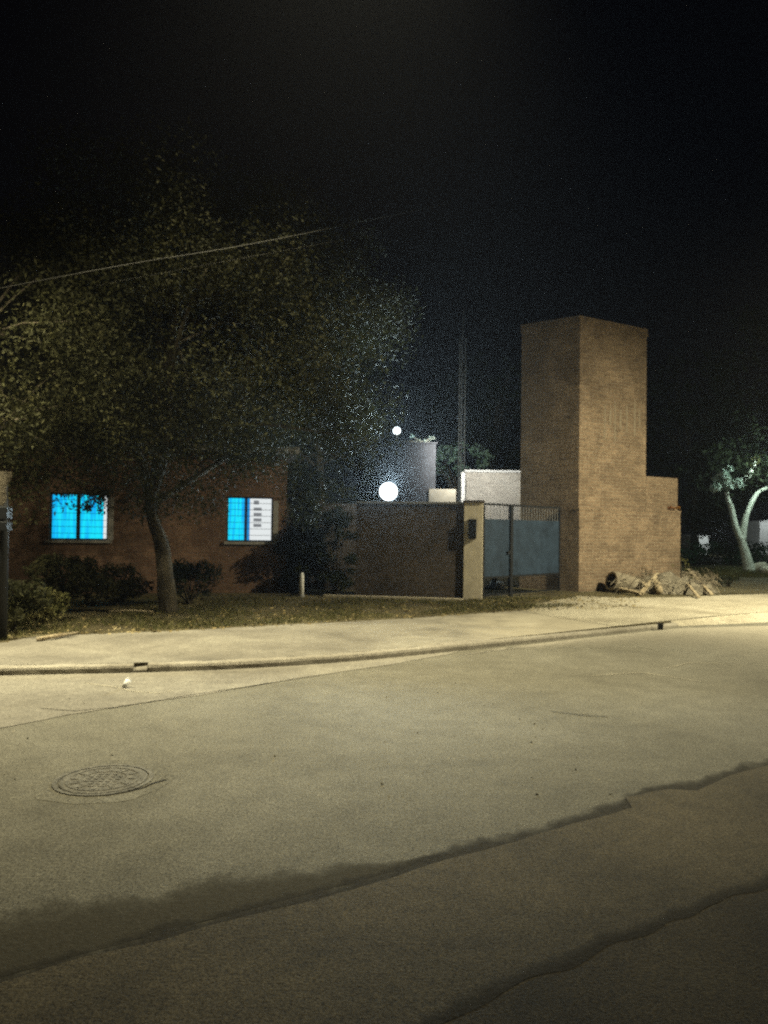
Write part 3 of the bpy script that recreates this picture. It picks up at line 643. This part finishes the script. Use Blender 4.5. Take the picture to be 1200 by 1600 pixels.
# ------------------------------------------------------------------ things behind the fence
def wall_at(x0, x1, ytop, Y, th, name, m, label, cat, z0=ZP - .05, par=None):
    a = P(x0, 800, Y).x; c = P(x1, 800, Y).x; zt_ = P((x0 + x1) / 2, ytop, Y).z
    b = MB().bx(a, c, Y, Y + th, z0, zt_); return tag(b.build(name, M[m]), label, cat)
hut = empty('outbuilding', (P(727, 800, 25).x, 25, ZP), 'pale brick outbuilding lit white behind the gate', 'building')
a = P(727, 800, 25).x; c = P(900, 800, 25).x; z = P(770, 738, 25).z
MB().bx(a, c, 25, 27.5, ZP - .05, z).build('wall', M['brick_pale'], hut); MB().bx(a - .04, c, 24.96, 27.54, z + .001, z + .07).build('roof', M['white'], hut)
wall_at(720.5, 726, 738, 24.4, .12, 'concrete_post', 'white', 'slim white post at the left corner of the pale outbuilding', 'post')
wall_at(670, 712, 764, 23.4, .2, 'low_wall', 'plaster', 'low pale wall end showing between the fence top and the slim white post', 'wall')
blk = empty('water_tank', (P(645, 800, 23.5).x, 23.5, ZP), 'dark square water tank block behind the fence below the upper lamp', 'tank')
a = P(606, 800, 23.5).x; c = P(680, 800, 23.5).x; z = P(645, 693, 23.5).z
MB().bx(a, c, 23.5, 25, ZP - .05, z).build('body', M['tank'], blk, bevel=.03); MB().bx(a - .04, c + .04, 23.46, 25.04, z + .001, z + .05).build('lid', M['tank'], blk)
# twigs on the tank, whitened to look lamp-lit
tw = empty('twig', P(660, 690, 23.6), 'forked twig coloured lit white lying on top of the dark tank', 'twig')
p = P(660, 690, 23.6); mb = MB()
for e in ((-.32, .17), (.3, .14), (-.2, .02), (.22, -.0), (-.7, .0)): mb.tube([p, p + Vector((e[0] * .5, 0, e[1] * .35)), p + Vector((e[0], .02, e[1]))], [.028, .022, .01], 6)
mb.build('branch', M['pale_bark'], tw)
quads('foliage', leaves([p + Vector((-.3, 0, .16)), p + Vector((.3, 0, .12)), p + Vector((-.1, 0, .03)), p + Vector((.12, 0, .03))], [.09] * 4, 1800, .05), M['leaf_white_lit'], tw)
# radio mast
YM_ = 26.0; mb0 = Vector((P(720, 800, YM_).x, YM_, ZP)); mast = empty('radio_mast', mb0, 'thin grey lattice radio mast rising behind the fence', 'mast')
ztop = P(724, 482, YM_).z; zsec = P(722, 528, YM_).z; hw = .10
legs = [Vector((-hw, 0, 0)), Vector((hw, 0, 0)), Vector((0, .17, 0))]
for l in legs: MB().tube([mb0 + l, mb0 + l + Vector((0, 0, zsec - ZP))], .013, 6).build('leg', M['cable_grey'], mast)
mb = MB(); z = ZP; k = 0
while z < zsec - .3:
    for i in range(3): 
        q0 = legs[i]; q1 = legs[(i + 1) % 3]
        mb.tube([Vector((mb0.x, mb0.y, z)) + (q0 if k % 2 else q1), Vector((mb0.x, mb0.y, z + .28)) + (q1 if k % 2 else q0)], .005, 5)
    z += .28; k += 1
mb.build('lattice', M['cable_grey'], mast)
MB().tube([mb0 + Vector((0, 0, zsec - ZP)), mb0 + Vector((0.02, 0, ztop - ZP))], [.016, .008], 6).build('antenna', M['cable_grey'], mast)
# lamps in view
def floodlight(name, label, px, py, Y, r, base_z, power, group='lit white lamps'):
    c = P(px, py, Y); rt = empty(name, (c.x, c.y + .15, base_z), label, 'lamp', group)
    MB().tube([(c.x, c.y + .16, base_z), (c.x, c.y + .16, c.z - r * .6)], .03, 8).build('pole', M['galv'], rt)
    v = (Vector((0, 0, EYE)) - c).normalized(); a = Vector((1, 0, 0)); up = v.cross(a).normalized() * -1
    hs = MB(); N = 20; ring = lambda rr, d: [c - v * d + (a * math.cos(2 * math.pi * k / N) + Vector((0, 0, 1)) * math.sin(2 * math.pi * k / N)) * rr for k in range(N)]
    R0, R1, R2 = ring(r * 1.12, 0), ring(r * 1.12, .05), ring(r * .6, .15)
    hs.add(R0 + R1 + R2, [(k, (k + 1) % N, N + (k + 1) % N, N + k) for k in range(N)] + [(N + k, N + (k + 1) % N, 2 * N + (k + 1) % N, 2 * N + k) for k in range(N)] + [tuple(range(2 * N, 3 * N))])
    hd = hs.build('housing', M['iron'], rt)
    q = ring(r, -.004); q2 = ring(r * .6, -.05); q3 = [c + v * .062]
    MB().add(q + q2 + q3, [(k, (k + 1) % N, N + (k + 1) % N, N + k) for k in range(N)] + [(N + k, N + (k + 1) % N, 2 * N) for k in range(N)]).build('lens', M['lamp_on'], hd)
    return c, v
c1, v1 = floodlight('floodlight', 'bright white floodlight shining over the top of the brick fence', 607, 768, 18.4, .22, ZP, 0)
c2, v2 = floodlight('floodlight', 'smaller white lamp shining above the dark tank', 620, 673, 24.2, .12, P(645, 693, 23.5).z, 0)
point(c1 + Vector((0, .1, .40)), 80, COOL, .03)
spot(c1 + v1 * .09, c1 + v1 * 10 + Vector((1.2, 0, 4.4)), 3500, COOL, 46, .8, .03)
spot(c1 + v1 * .10 + Vector((0, 0, .02)), c1 + v1 * 10 + Vector((0, 0, 3.4)), 2200, COOL, 110, .7, .03)
point(c2 + Vector((0, .1, .26)), 150, COOL, .03)
spot((2.2, 22.2, 4.2), (3.2, 26.5, 3.3), 520, (1.0, .98, .9), 140)
# unseen yard light added for the pale wall and small tree; no fixture
# overhead cables
def cable(pts, r, label):
    L = smooth_line([P(*p) for p in pts], 10); return tag(MB().tube(L, r, 5).build('overhead_cable', M['cable_black']), label, 'cable', 'overhead cables')
cable([(-60, 462, 8), (200, 413, 9), (440, 372, 11), (700, 318, 20)], .005, 'main thin pale overhead cable crossing before the big tree')
cable([(150, 446, 8.8), (440, 392, 10.6), (640, 356, 17)], .0012, 'fainter overhead cable just below the main one')

# ------------------------------------------------------------------ left edge pole
pb0 = G(3, 1000, ZP); pole = empty('meter_post', pb0, 'short dark post with meter boxes and a torn pale poster at the left edge', 'post')
MB().tube([pb0, pb0 + Vector((0, 0, 1.4)), P(5, 738, pb0.y)], [.06, .055, .05], 12).build('shaft', M['iron'], pole, smooth=True)
for (y0, y1) in ((812, 792), (829, 815)):
    zz = P(8, y0, pb0.y).z; MB().bx(pb0.x - .11, pb0.x + .14, pb0.y - .24, pb0.y - .08, zz, zz + (y0 - y1) * pb0.y / 1200).build('meter_box', M['iron'], pole, bevel=.01)
mb = MB(); N = 8; z0 = P(8, 790, pb0.y).z; z1 = P(8, 737, pb0.y).z
for i in range(N):
    for k in range(6):
        q = []
        for (di, dk_) in ((0, 0), (1, 0), (1, 1), (0, 1)):
            t = (i + di) / N; s = (k + dk_) / 6; an = -2.3 + 1.9 * s * (.5 + .5 * t + .12 * math.sin(t * 9)); q.append((pb0.x + .1 * math.cos(an), pb0.y + .1 * math.sin(an), z0 + (z1 - z0) * t))
        mb.add(q, [(0, 1, 2, 3)])
mb.build('poster', M['bark'], pole, smooth=True)
# white marker post, sticks, small things on the road
mp0 = G(471, 932, ZP); mk = empty('marker_post', mp0, 'short white marker post on the verge before the conical shrub', 'post')
MB().lathe(mp0, [(.055, 0), (.05, .46), (.04, .50), (.015, .52)], 14).build('shaft', M['white'], mk, smooth=True); MB().lathe(mp0, [(.075, 0), (.07, .03), (.057, .035)], 14).build('collar', M['grey'], mk)
def stick(pts, r, label, m='wood'): tag(MB().tube([Vector(p) for p in pts], r, 6).build('stick', M[m], smooth=True), label, 'stick', 'sticks on the verge')
stick([G(58, 999, ZP + .03), G(85, 994, ZP + .05), G(122, 988, ZP + .03)], [.03, .026, .014], 'long pale stick lying at the pavement edge on the left')
stick([G(170, 955, ZP + .03), G(205, 954, ZP + .04), G(240, 956, ZP + .03)], [.02, .022, .016], 'thin pale stick lying left of the leaning tree trunk')
cp = G(193, 1076); cup = empty('paper_cup', cp, 'small crushed pale paper cup lying in the gutter', 'cup')
ax = Vector((.25, .6, .45)).normalized(); ce = cp + Vector((0, 0, .022))
MB().tube([ce, ce + ax * .03, ce + ax * .085], [.019, .023, .029], 14).build('body', M['white'], cup, smooth=True); MB().tube([ce + ax * .083, ce + ax * .09], [.032, .032], 14, False).build('rim', M['white'], cup)
kp = G(1031, 984); bl = empty('drain_box', kp, 'small dark iron stub standing at the kerb edge on the right', 'drain')
MB().bx(kp.x - .035, kp.x + .035, kp.y - .06, kp.y + .01, 0, .10).build('body', M['iron'], bl, bevel=.006); MB().bx(kp.x - .045, kp.x + .045, kp.y - .07, kp.y + .02, .1005, .112).build('cap', M['iron'], bl)
# manhole
mc = G(162, 1219); mh = empty('manhole_cover', mc, 'round worn manhole cover set in the asphalt at the left', 'manhole cover')
M['castiron'] = gritty('castiron', (.115, .11, .09), (.15, .143, .12), (.185, .178, .15), 5, 60, .6, 0.8)
def ringmesh(r0, r1, z0, z1, n=48):
    b = MB(); vs = []
    for rr, zz in ((r0, z0), (r0, z1), (r1, z1), (r1, z0)):
        vs += [Vector((mc.x + rr * math.cos(2 * math.pi * k / n), mc.y + rr * math.sin(2 * math.pi * k / n), zz)) for k in range(n)]
    b.add(vs, [(j * n + k, j * n + (k + 1) % n, (j + 1) * n + (k + 1) % n, (j + 1) * n + k) for j in range(3) for k in range(n)]); return b
ringmesh(.30, .272, 0, .008).build('frame', M['castiron'], mh)
lid = MB().lathe((mc.x, mc.y, .001), [(.262, 0), (.262, .006), (.255, .008), (.235, .008)], 48); lo_ = lid.build('lid', M['castiron'], mh)
for (ra, rb_) in ((.225, .21), (.15, .135)): ringmesh(rb_, ra, .0085, .012).build('rib', M['castiron'], lo_)
mb = MB()
for k in range(12):
    a = k * math.pi / 6; d = Vector((math.cos(a), math.sin(a), 0)); mb.box(Vector((mc.x, mc.y, .009)) + d * .155, d, Vector((-d.y, d.x, 0)), .045, .02, .004)
for i in range(-2, 3):
    for j in range(-2, 3):
        if i * i + j * j < 6: mb.bx(mc.x + i * .045 - .013, mc.x + i * .045 + .013, mc.y + j * .045 - .013, mc.y + j * .045 + .013, .009, .0125)
mb.build('tread', M['castiron'], lo_)['kind'] = 'stuff'
lab_ring = MB(); n = 60
vs = []; 
for k in range(n):
    a = 2 * math.pi * k / n; j = noise.noise(Vector((math.cos(a) * 2, math.sin(a) * 2, 4))) * .06
    vs += [Vector((mc.x + (.30) * math.cos(a), mc.y + .30 * math.sin(a), .0025)), Vector((mc.x + (.42 + j) * math.cos(a), mc.y + (.42 + j) * math.sin(a), .0015))]
lab_ring.add(vs, [(2 * k, 2 * k + 1, (2 * k + 3) % (2 * n), (2 * k + 2) % (2 * n)) for k in range(n)])
M['patch'] = gritty('patch', (.118, .111, .085), (.15, .142, .11), (.182, .174, .14), 1, 75, .75); lab_ring.build('collar', M['patch'], mh)

# ------------------------------------------------------------------ rubble pile beside the tower
GP = lambda px, py: G(px, py, ZP)
lg = GP(962, 926) + Vector((0, 0, .24)); hl = empty('hollow_log', lg, 'hollow tree stump log with a dark open end by the tower wall', 'log')
pts = [lg + Vector((-.12, 0, .05)), lg + Vector((.02, .05, .02)), lg + Vector((.28, .12, -.02)), lg + Vector((.62, .2, -.06))]
MB().tube(pts, [.235, .26, .23, .17], 14, False).build('bark', M['brush'], hl, smooth=True)
MB().tube([pts[0] + Vector((.01, 0, 0)), pts[1], pts[2]], [.19, .18, .1], 14, False).build('hollow', M['rot'], hl, smooth=True)
pts_ = []; mb = MB(); N = 20; ax_ = (pts[1] - pts[0]).normalized(); s_ = ax_.cross(Vector((0, 0, 1))).normalized(); t_ = s_.cross(ax_)
vs = []
for k in range(N):
    a = 2 * math.pi * k / N
    for rr in (.19, .235): vs.append(pts[0] + (s_ * math.cos(a) + t_ * math.sin(a)) * rr)
mb.add(vs, [(2 * k, 2 * k + 1, (2 * k + 3) % (2 * N), (2 * k + 2) % (2 * N)) for k in range(N)]); mb.build('rim', M['wood'], hl)
def plank(p0, p1, wd, th, label, m='wood'):
    p0 = Vector(p0); p1 = Vector(p1); d = (p1 - p0); L = d.length; d.normalize(); s = d.cross(Vector((0, -.3, 1))).normalized() * wd; t = s.cross(d).normalized() * th
    b = MB(); c = [p0, p1]; vs = [q + s * i + t * j for q in c for (i, j) in ((-.5, -.5), (.5, -.5), (.5, .5), (-.5, .5))]
    b.add(vs, [(0, 1, 2, 3), (7, 6, 5, 4), (0, 4, 5, 1), (1, 5, 6, 2), (2, 6, 7, 3), (3, 7, 4, 0)])
    tag(b.build('plank', M[m], bevel=.006), label, 'plank', 'planks and logs in the rubble')
plank(GP(975, 915) + Vector((0, 0, .42)), GP(1012, 930) + Vector((0, 0, .22)), .13, .04, 'pale plank slanting down in the middle of the rubble')
plank(GP(968, 927) + Vector((0, 0, .12)), GP(1003, 932) + Vector((0, 0, .06)), .14, .06, 'pale short plank lying flat in front of the hollow log')
plank(GP(1002, 932) + Vector((0, 0, .08)), GP(1028, 924) + Vector((0, 0, .45)), .10, .04, 'pale board propped up at the right of the slanting plank')
plank(GP(1075, 918) + Vector((0, 0, .5)), GP(1112, 932) + Vector((0, 0, .05)), .08, .04, 'weathered board sloping down the right side of the heap')
plank(GP(1066, 924) + Vector((0, 0, .35)), GP(1092, 936) + Vector((0, 0, .04)), .07, .035, 'narrow weathered board at the foot of the heap')
def logt(pts, r, label, m='wood'): tag(MB().tube([Vector(p) for p in pts], r, 9).build('log', M[m], smooth=True), label, 'log', 'planks and logs in the rubble')
logt([GP(1003, 918) + Vector((0, 0, .5)), GP(978, 917) + Vector((0, 0, .42)), GP(968, 915) + Vector((0, 0, .5))], [.05, .045, .03], 'bent pale branch on top of the hollow log')
logt([GP(1030, 930) + Vector((0, 0, .1)), GP(1024, 924) + Vector((0, 0, .3)), GP(1012, 918) + Vector((0, 0, .4))], [.09, .08, .05], 'thick pale log end beside the brush heap')
# earth heap
hp = MB(); hc = GP(1062, 927) + Vector((0, .35, 0)); nx, ny_ = 30, 18; vs = []
for j in range(ny_ + 1):
    for i in range(nx + 1):
        x = (i / nx - .5) * 2.3; y = (j / ny_ - .5) * 1.5; e = max(0, 1 - (x / 1.1) ** 2 - (y / .72) ** 2)
        vs.append((hc.x + x, hc.y + y, ZP - .03 + .62 * e ** .8 * (.75 + .5 * noise.noise(Vector((x * 3, y * 3, 1)))) + .05 * noise.noise(Vector((x * 11, y * 11, 3))) * min(1, e * 4)))
hp.add(vs, [(j * (nx + 1) + i, j * (nx + 1) + i + 1, (j + 1) * (nx + 1) + i + 1, (j + 1) * (nx + 1) + i) for j in range(ny_) for i in range(nx)])
M['heap'] = gritty('heap', (.14, .125, .095), (.22, .2, .155), (.32, .29, .23), 3, 30, .6, bdist=.05, bstr=1)
tag(hp.build('earth_heap', M['heap'], smooth=True), 'heap of grey earth and rubble against the end of the tower wing', 'heap', kind='stuff')
br = MB()
for k in range(260):
    c = GP(random.uniform(965, 1125), random.uniform(920, 932)) + Vector((0, random.uniform(.1, .5), random.uniform(.02, .45)))
    L = random.uniform(.2, .6); a = random.uniform(0, 6.28); e = random.uniform(-.3, 1.0); d = Vector((math.cos(a), math.sin(a) * .5, e)).normalized() * L
    br.tube([c - d * .5, c + Vector((random.gauss(0, .03), 0, .04)), c + d * .5], [.012, .009, .003], 4, False)
tag(br.build('brushwood', M['brush']), 'tangle of thin dead branches over the rubble pile', 'brushwood', kind='stuff')
shrub('weed_clump', 'yellow green weeds growing out of the earth heap', 1066, 925, .95, .28, 'grass', .04, 900, 16)
shrub('weed_clump', 'dark tuft of weeds on bare soil right of the heap', 1138, 917, .38, .38, 'leaf_dark', .05, 700, 14)
shrub('weed_clump', 'dry weeds standing against the brick wing behind the planks', 1012, 922, .75, .25, 'litter', .025, 500, 14)

# ------------------------------------------------------------------ right background
ft = GP(1172, 893); YF = ft.y; tr = empty('pale_tree', ft, 'forked tree with pale green lit trunk beside the hedge on the right', 'tree')
mb = MB(); s = YF / 1200
mb.tube(smooth_line([ft + Vector((0, 0, -.1)), P(1166, 870, YF), P(1160, 850, YF), P(1157, 838, YF)], 3), [.27, .24, .21, .19, .18, .17, .165, .16, .16, .16], 10)
def br_(pp, r0, r1):
    L = smooth_line([P(x, y, YF + d) for x, y, d in pp], 4); mb.tube(L, [r0 + (r1 - r0) * k / (len(L) - 1) for k in range(len(L))], 8)
br_([(1158, 845, 0), (1148, 820, 0), (1143, 795, 0), (1137, 778, 0), (1134, 760, .2)], .145, .07)
br_([(1160, 845, 0), (1163, 820, 0), (1168, 800, 0), (1180, 775, .2), (1190, 766, .3), (1210, 758, .5)], .145, .05)
br_([(1146, 757, 0), (1157, 752, 0), (1168, 745, 0), (1176, 732, 0), (1180, 720, 0)], .14, .07); br_([(1134, 762, .2), (1146, 757, 0)], .09, .13)
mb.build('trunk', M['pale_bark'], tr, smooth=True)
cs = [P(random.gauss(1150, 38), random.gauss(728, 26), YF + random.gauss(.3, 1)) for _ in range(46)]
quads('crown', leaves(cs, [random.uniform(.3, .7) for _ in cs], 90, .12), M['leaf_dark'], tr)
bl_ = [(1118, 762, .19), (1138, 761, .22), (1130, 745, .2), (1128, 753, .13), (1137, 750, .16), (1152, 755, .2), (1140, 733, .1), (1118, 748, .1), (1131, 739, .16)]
quads('bright_gap_leaves', leaves([P(x, y, YF - 1.1) for x, y, r in bl_], [r for _, _, r in bl_], 2200, .12), M['leaf_white_lit'], tr)  # whitened clumps stand in for bright light between the leaves
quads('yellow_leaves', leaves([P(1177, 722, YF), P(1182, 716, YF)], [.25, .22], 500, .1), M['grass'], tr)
# unseen lamp added to light it, out of frame to the right
LG = Vector((P(1232, 740, YF - 1.5).x, YF - 1.8, 4.6))
point(LG, 760, (.78, 1.0, .9), .15)
def lamp_post(name, label, base, head, col='lamp_warm', group='street lamps outside the frame'):
    rt = empty(name, base, label, 'street lamp', group); base = Vector(base); head = Vector(head)
    MB().tube([base, base + Vector((0, 0, head.z * .9)), (base + head) / 2 + Vector((0, 0, head.z * .5)), head + Vector((0, 0, .12))], [.09, .07, .045, .04], 10).build('pole', M['galv'], rt, smooth=True)
    h = MB().bx(head.x - .3, head.x + .3, head.y - .13, head.y + .13, head.z + .10, head.z + .2).build('head', M['grey'], rt, bevel=.03)
    MB().bx(head.x - .22, head.x + .22, head.y - .09, head.y + .09, head.z + .085, head.z + .099).build('diffuser', M[col], h)
lamp_post('street_lamp', 'street lamp lighting the road right of the picture', (13.0, 11.6, 0), LAMP_R)
lamp_post('street_lamp', 'street lamp lighting the pavement left of the picture', (-7.4, 9.6, ZP), LAMP_L)
lamp_post('street_lamp', 'street lamp hanging high over the middle of the road above the picture', (9.0, 1.0, 0), LAMP_C)
lamp_post('street_lamp', 'unseen white lamp added to brighten the pale forked tree from the right', (LG.x + 1.2, LG.y, ZP), LG, 'lamp_on')
# hedge
hr = empty('hedge', GP(1130, 886), 'low clipped dark green hedge behind the rubble and pale tree', 'hedge'); YH = GP(1130, 884).y + .6
cs = [P(random.uniform(1040, 1310), random.uniform(852, 882), YH + random.uniform(0, 1.2)) for _ in range(260)]
quads('foliage', leaves(cs, [random.uniform(.25, .4) for _ in cs], 130, .1), M['leaf_green'], hr)
mb = MB()
for i in range(22):
    q = P(1045 + i * 12, 870, YH + .6); mb.tube([(q.x, q.y, ZP), (q.x + .1, q.y, .7)], [.03, .015], 5)
mb.build('stem', M['bark'], hr)
pts = [tuple(GP(random.uniform(1070, 1300), random.uniform(888, 903))) for _ in range(5000)]
tag(quads('grass', blades(pts, .14, .015), M['grass']), 'patch of green grass in front of the low hedge', 'grass', kind='stuff')
# whitish stones at the pale tree
for (px, py, r, lab) in [(1186, 893, .42, 'large pale stone right of the pale forked trunk'), (1199, 897, .3, 'pale stone at the right picture edge by the forked tree')]:
    q = GP(px, py); b = MB(); b.lathe(q, [(r * .8, -.05), (r, r * .25), (r * .85, r * .6), (r * .4, r * .85), (r * .1, r * .9)], 12)
    b.v = [(v[0] + noise.noise(Vector(v) * 3) * r * .4, v[1], v[2] + noise.noise(Vector(v) * 2.3) * r * .3) for v in b.v]
    tag(b.build('stone', M['dust'], smooth=True), lab, 'stone', 'stones by the pale tree')
# bare soil strip
sheet('soil', densify([GP(x, y) for x, y in [(1085, 908), (1110, 901), (1150, 903), (1210, 905), (1400, 905), (1400, 926), (1210, 928), (1130, 929), (1090, 927)]], .3, .12, 44, True), ZP + .012, M['earth'])
# far white walls glimpsed through the trees, each brightened by an added unseen light
def far_house(px0, px1, ytop, Y, lab):
    a = P(px0, 850, Y); c = P(px1, 850, Y); zt_ = P((px0 + px1) / 2, ytop, Y).z; rt = empty('white_house', (a.x, Y, ZP), lab, 'house', 'far white houses')
    MB().bx(a.x, c.x, Y, Y + 3, ZP - .05, zt_).build('wall', M['white'], rt); z = zt_
    MB().add([(a.x - .1, Y - .1, z + .002), (c.x + .1, Y - .1, z + .002), (c.x + .1, Y + 3.1, z + .002), (a.x - .1, Y + 3.1, z + .002), ((a.x + c.x) / 2, Y - .1, z + .1), ((a.x + c.x) / 2, Y + 3.1, z + .1)], [(0, 1, 4), (1, 2, 5, 4), (2, 3, 5), (3, 0, 4, 5), (3, 2, 1, 0)]).build('roof', M['white'], rt)
    point((c.x * .5 + a.x * .5, Y - 2.2, zt_ + .6), 120, (.9, 1, 1), .1)
far_house(1092, 1108, 838, 52, 'tiny white lit house front seen between the tower wing and the forked tree')
far_house(1187, 1215, 815, 54, 'white lit house front at the right picture edge behind the hedge')

# ------------------------------------------------------------------ thin scattering volume added for the glow around the lamps
hz = MB().bx(-410, 410, -65, 710, -1.3, 13.0); vm = bpy.data.materials.new('glow_haze'); vm.use_nodes = True; n_ = vm.node_tree; n_.nodes.clear()
pv = n_.nodes.new('ShaderNodeVolumePrincipled'); pv.inputs['Color'].default_value = (.85, .9, 1, 1); pv.inputs['Density'].default_value = 0.0006; pv.inputs['Anisotropy'].default_value = 0.62
n_.links.new(pv.outputs[0], n_.nodes.new('ShaderNodeOutputMaterial').inputs['Volume']); tag(hz.build('glow_haze', vm), kind='stuff')
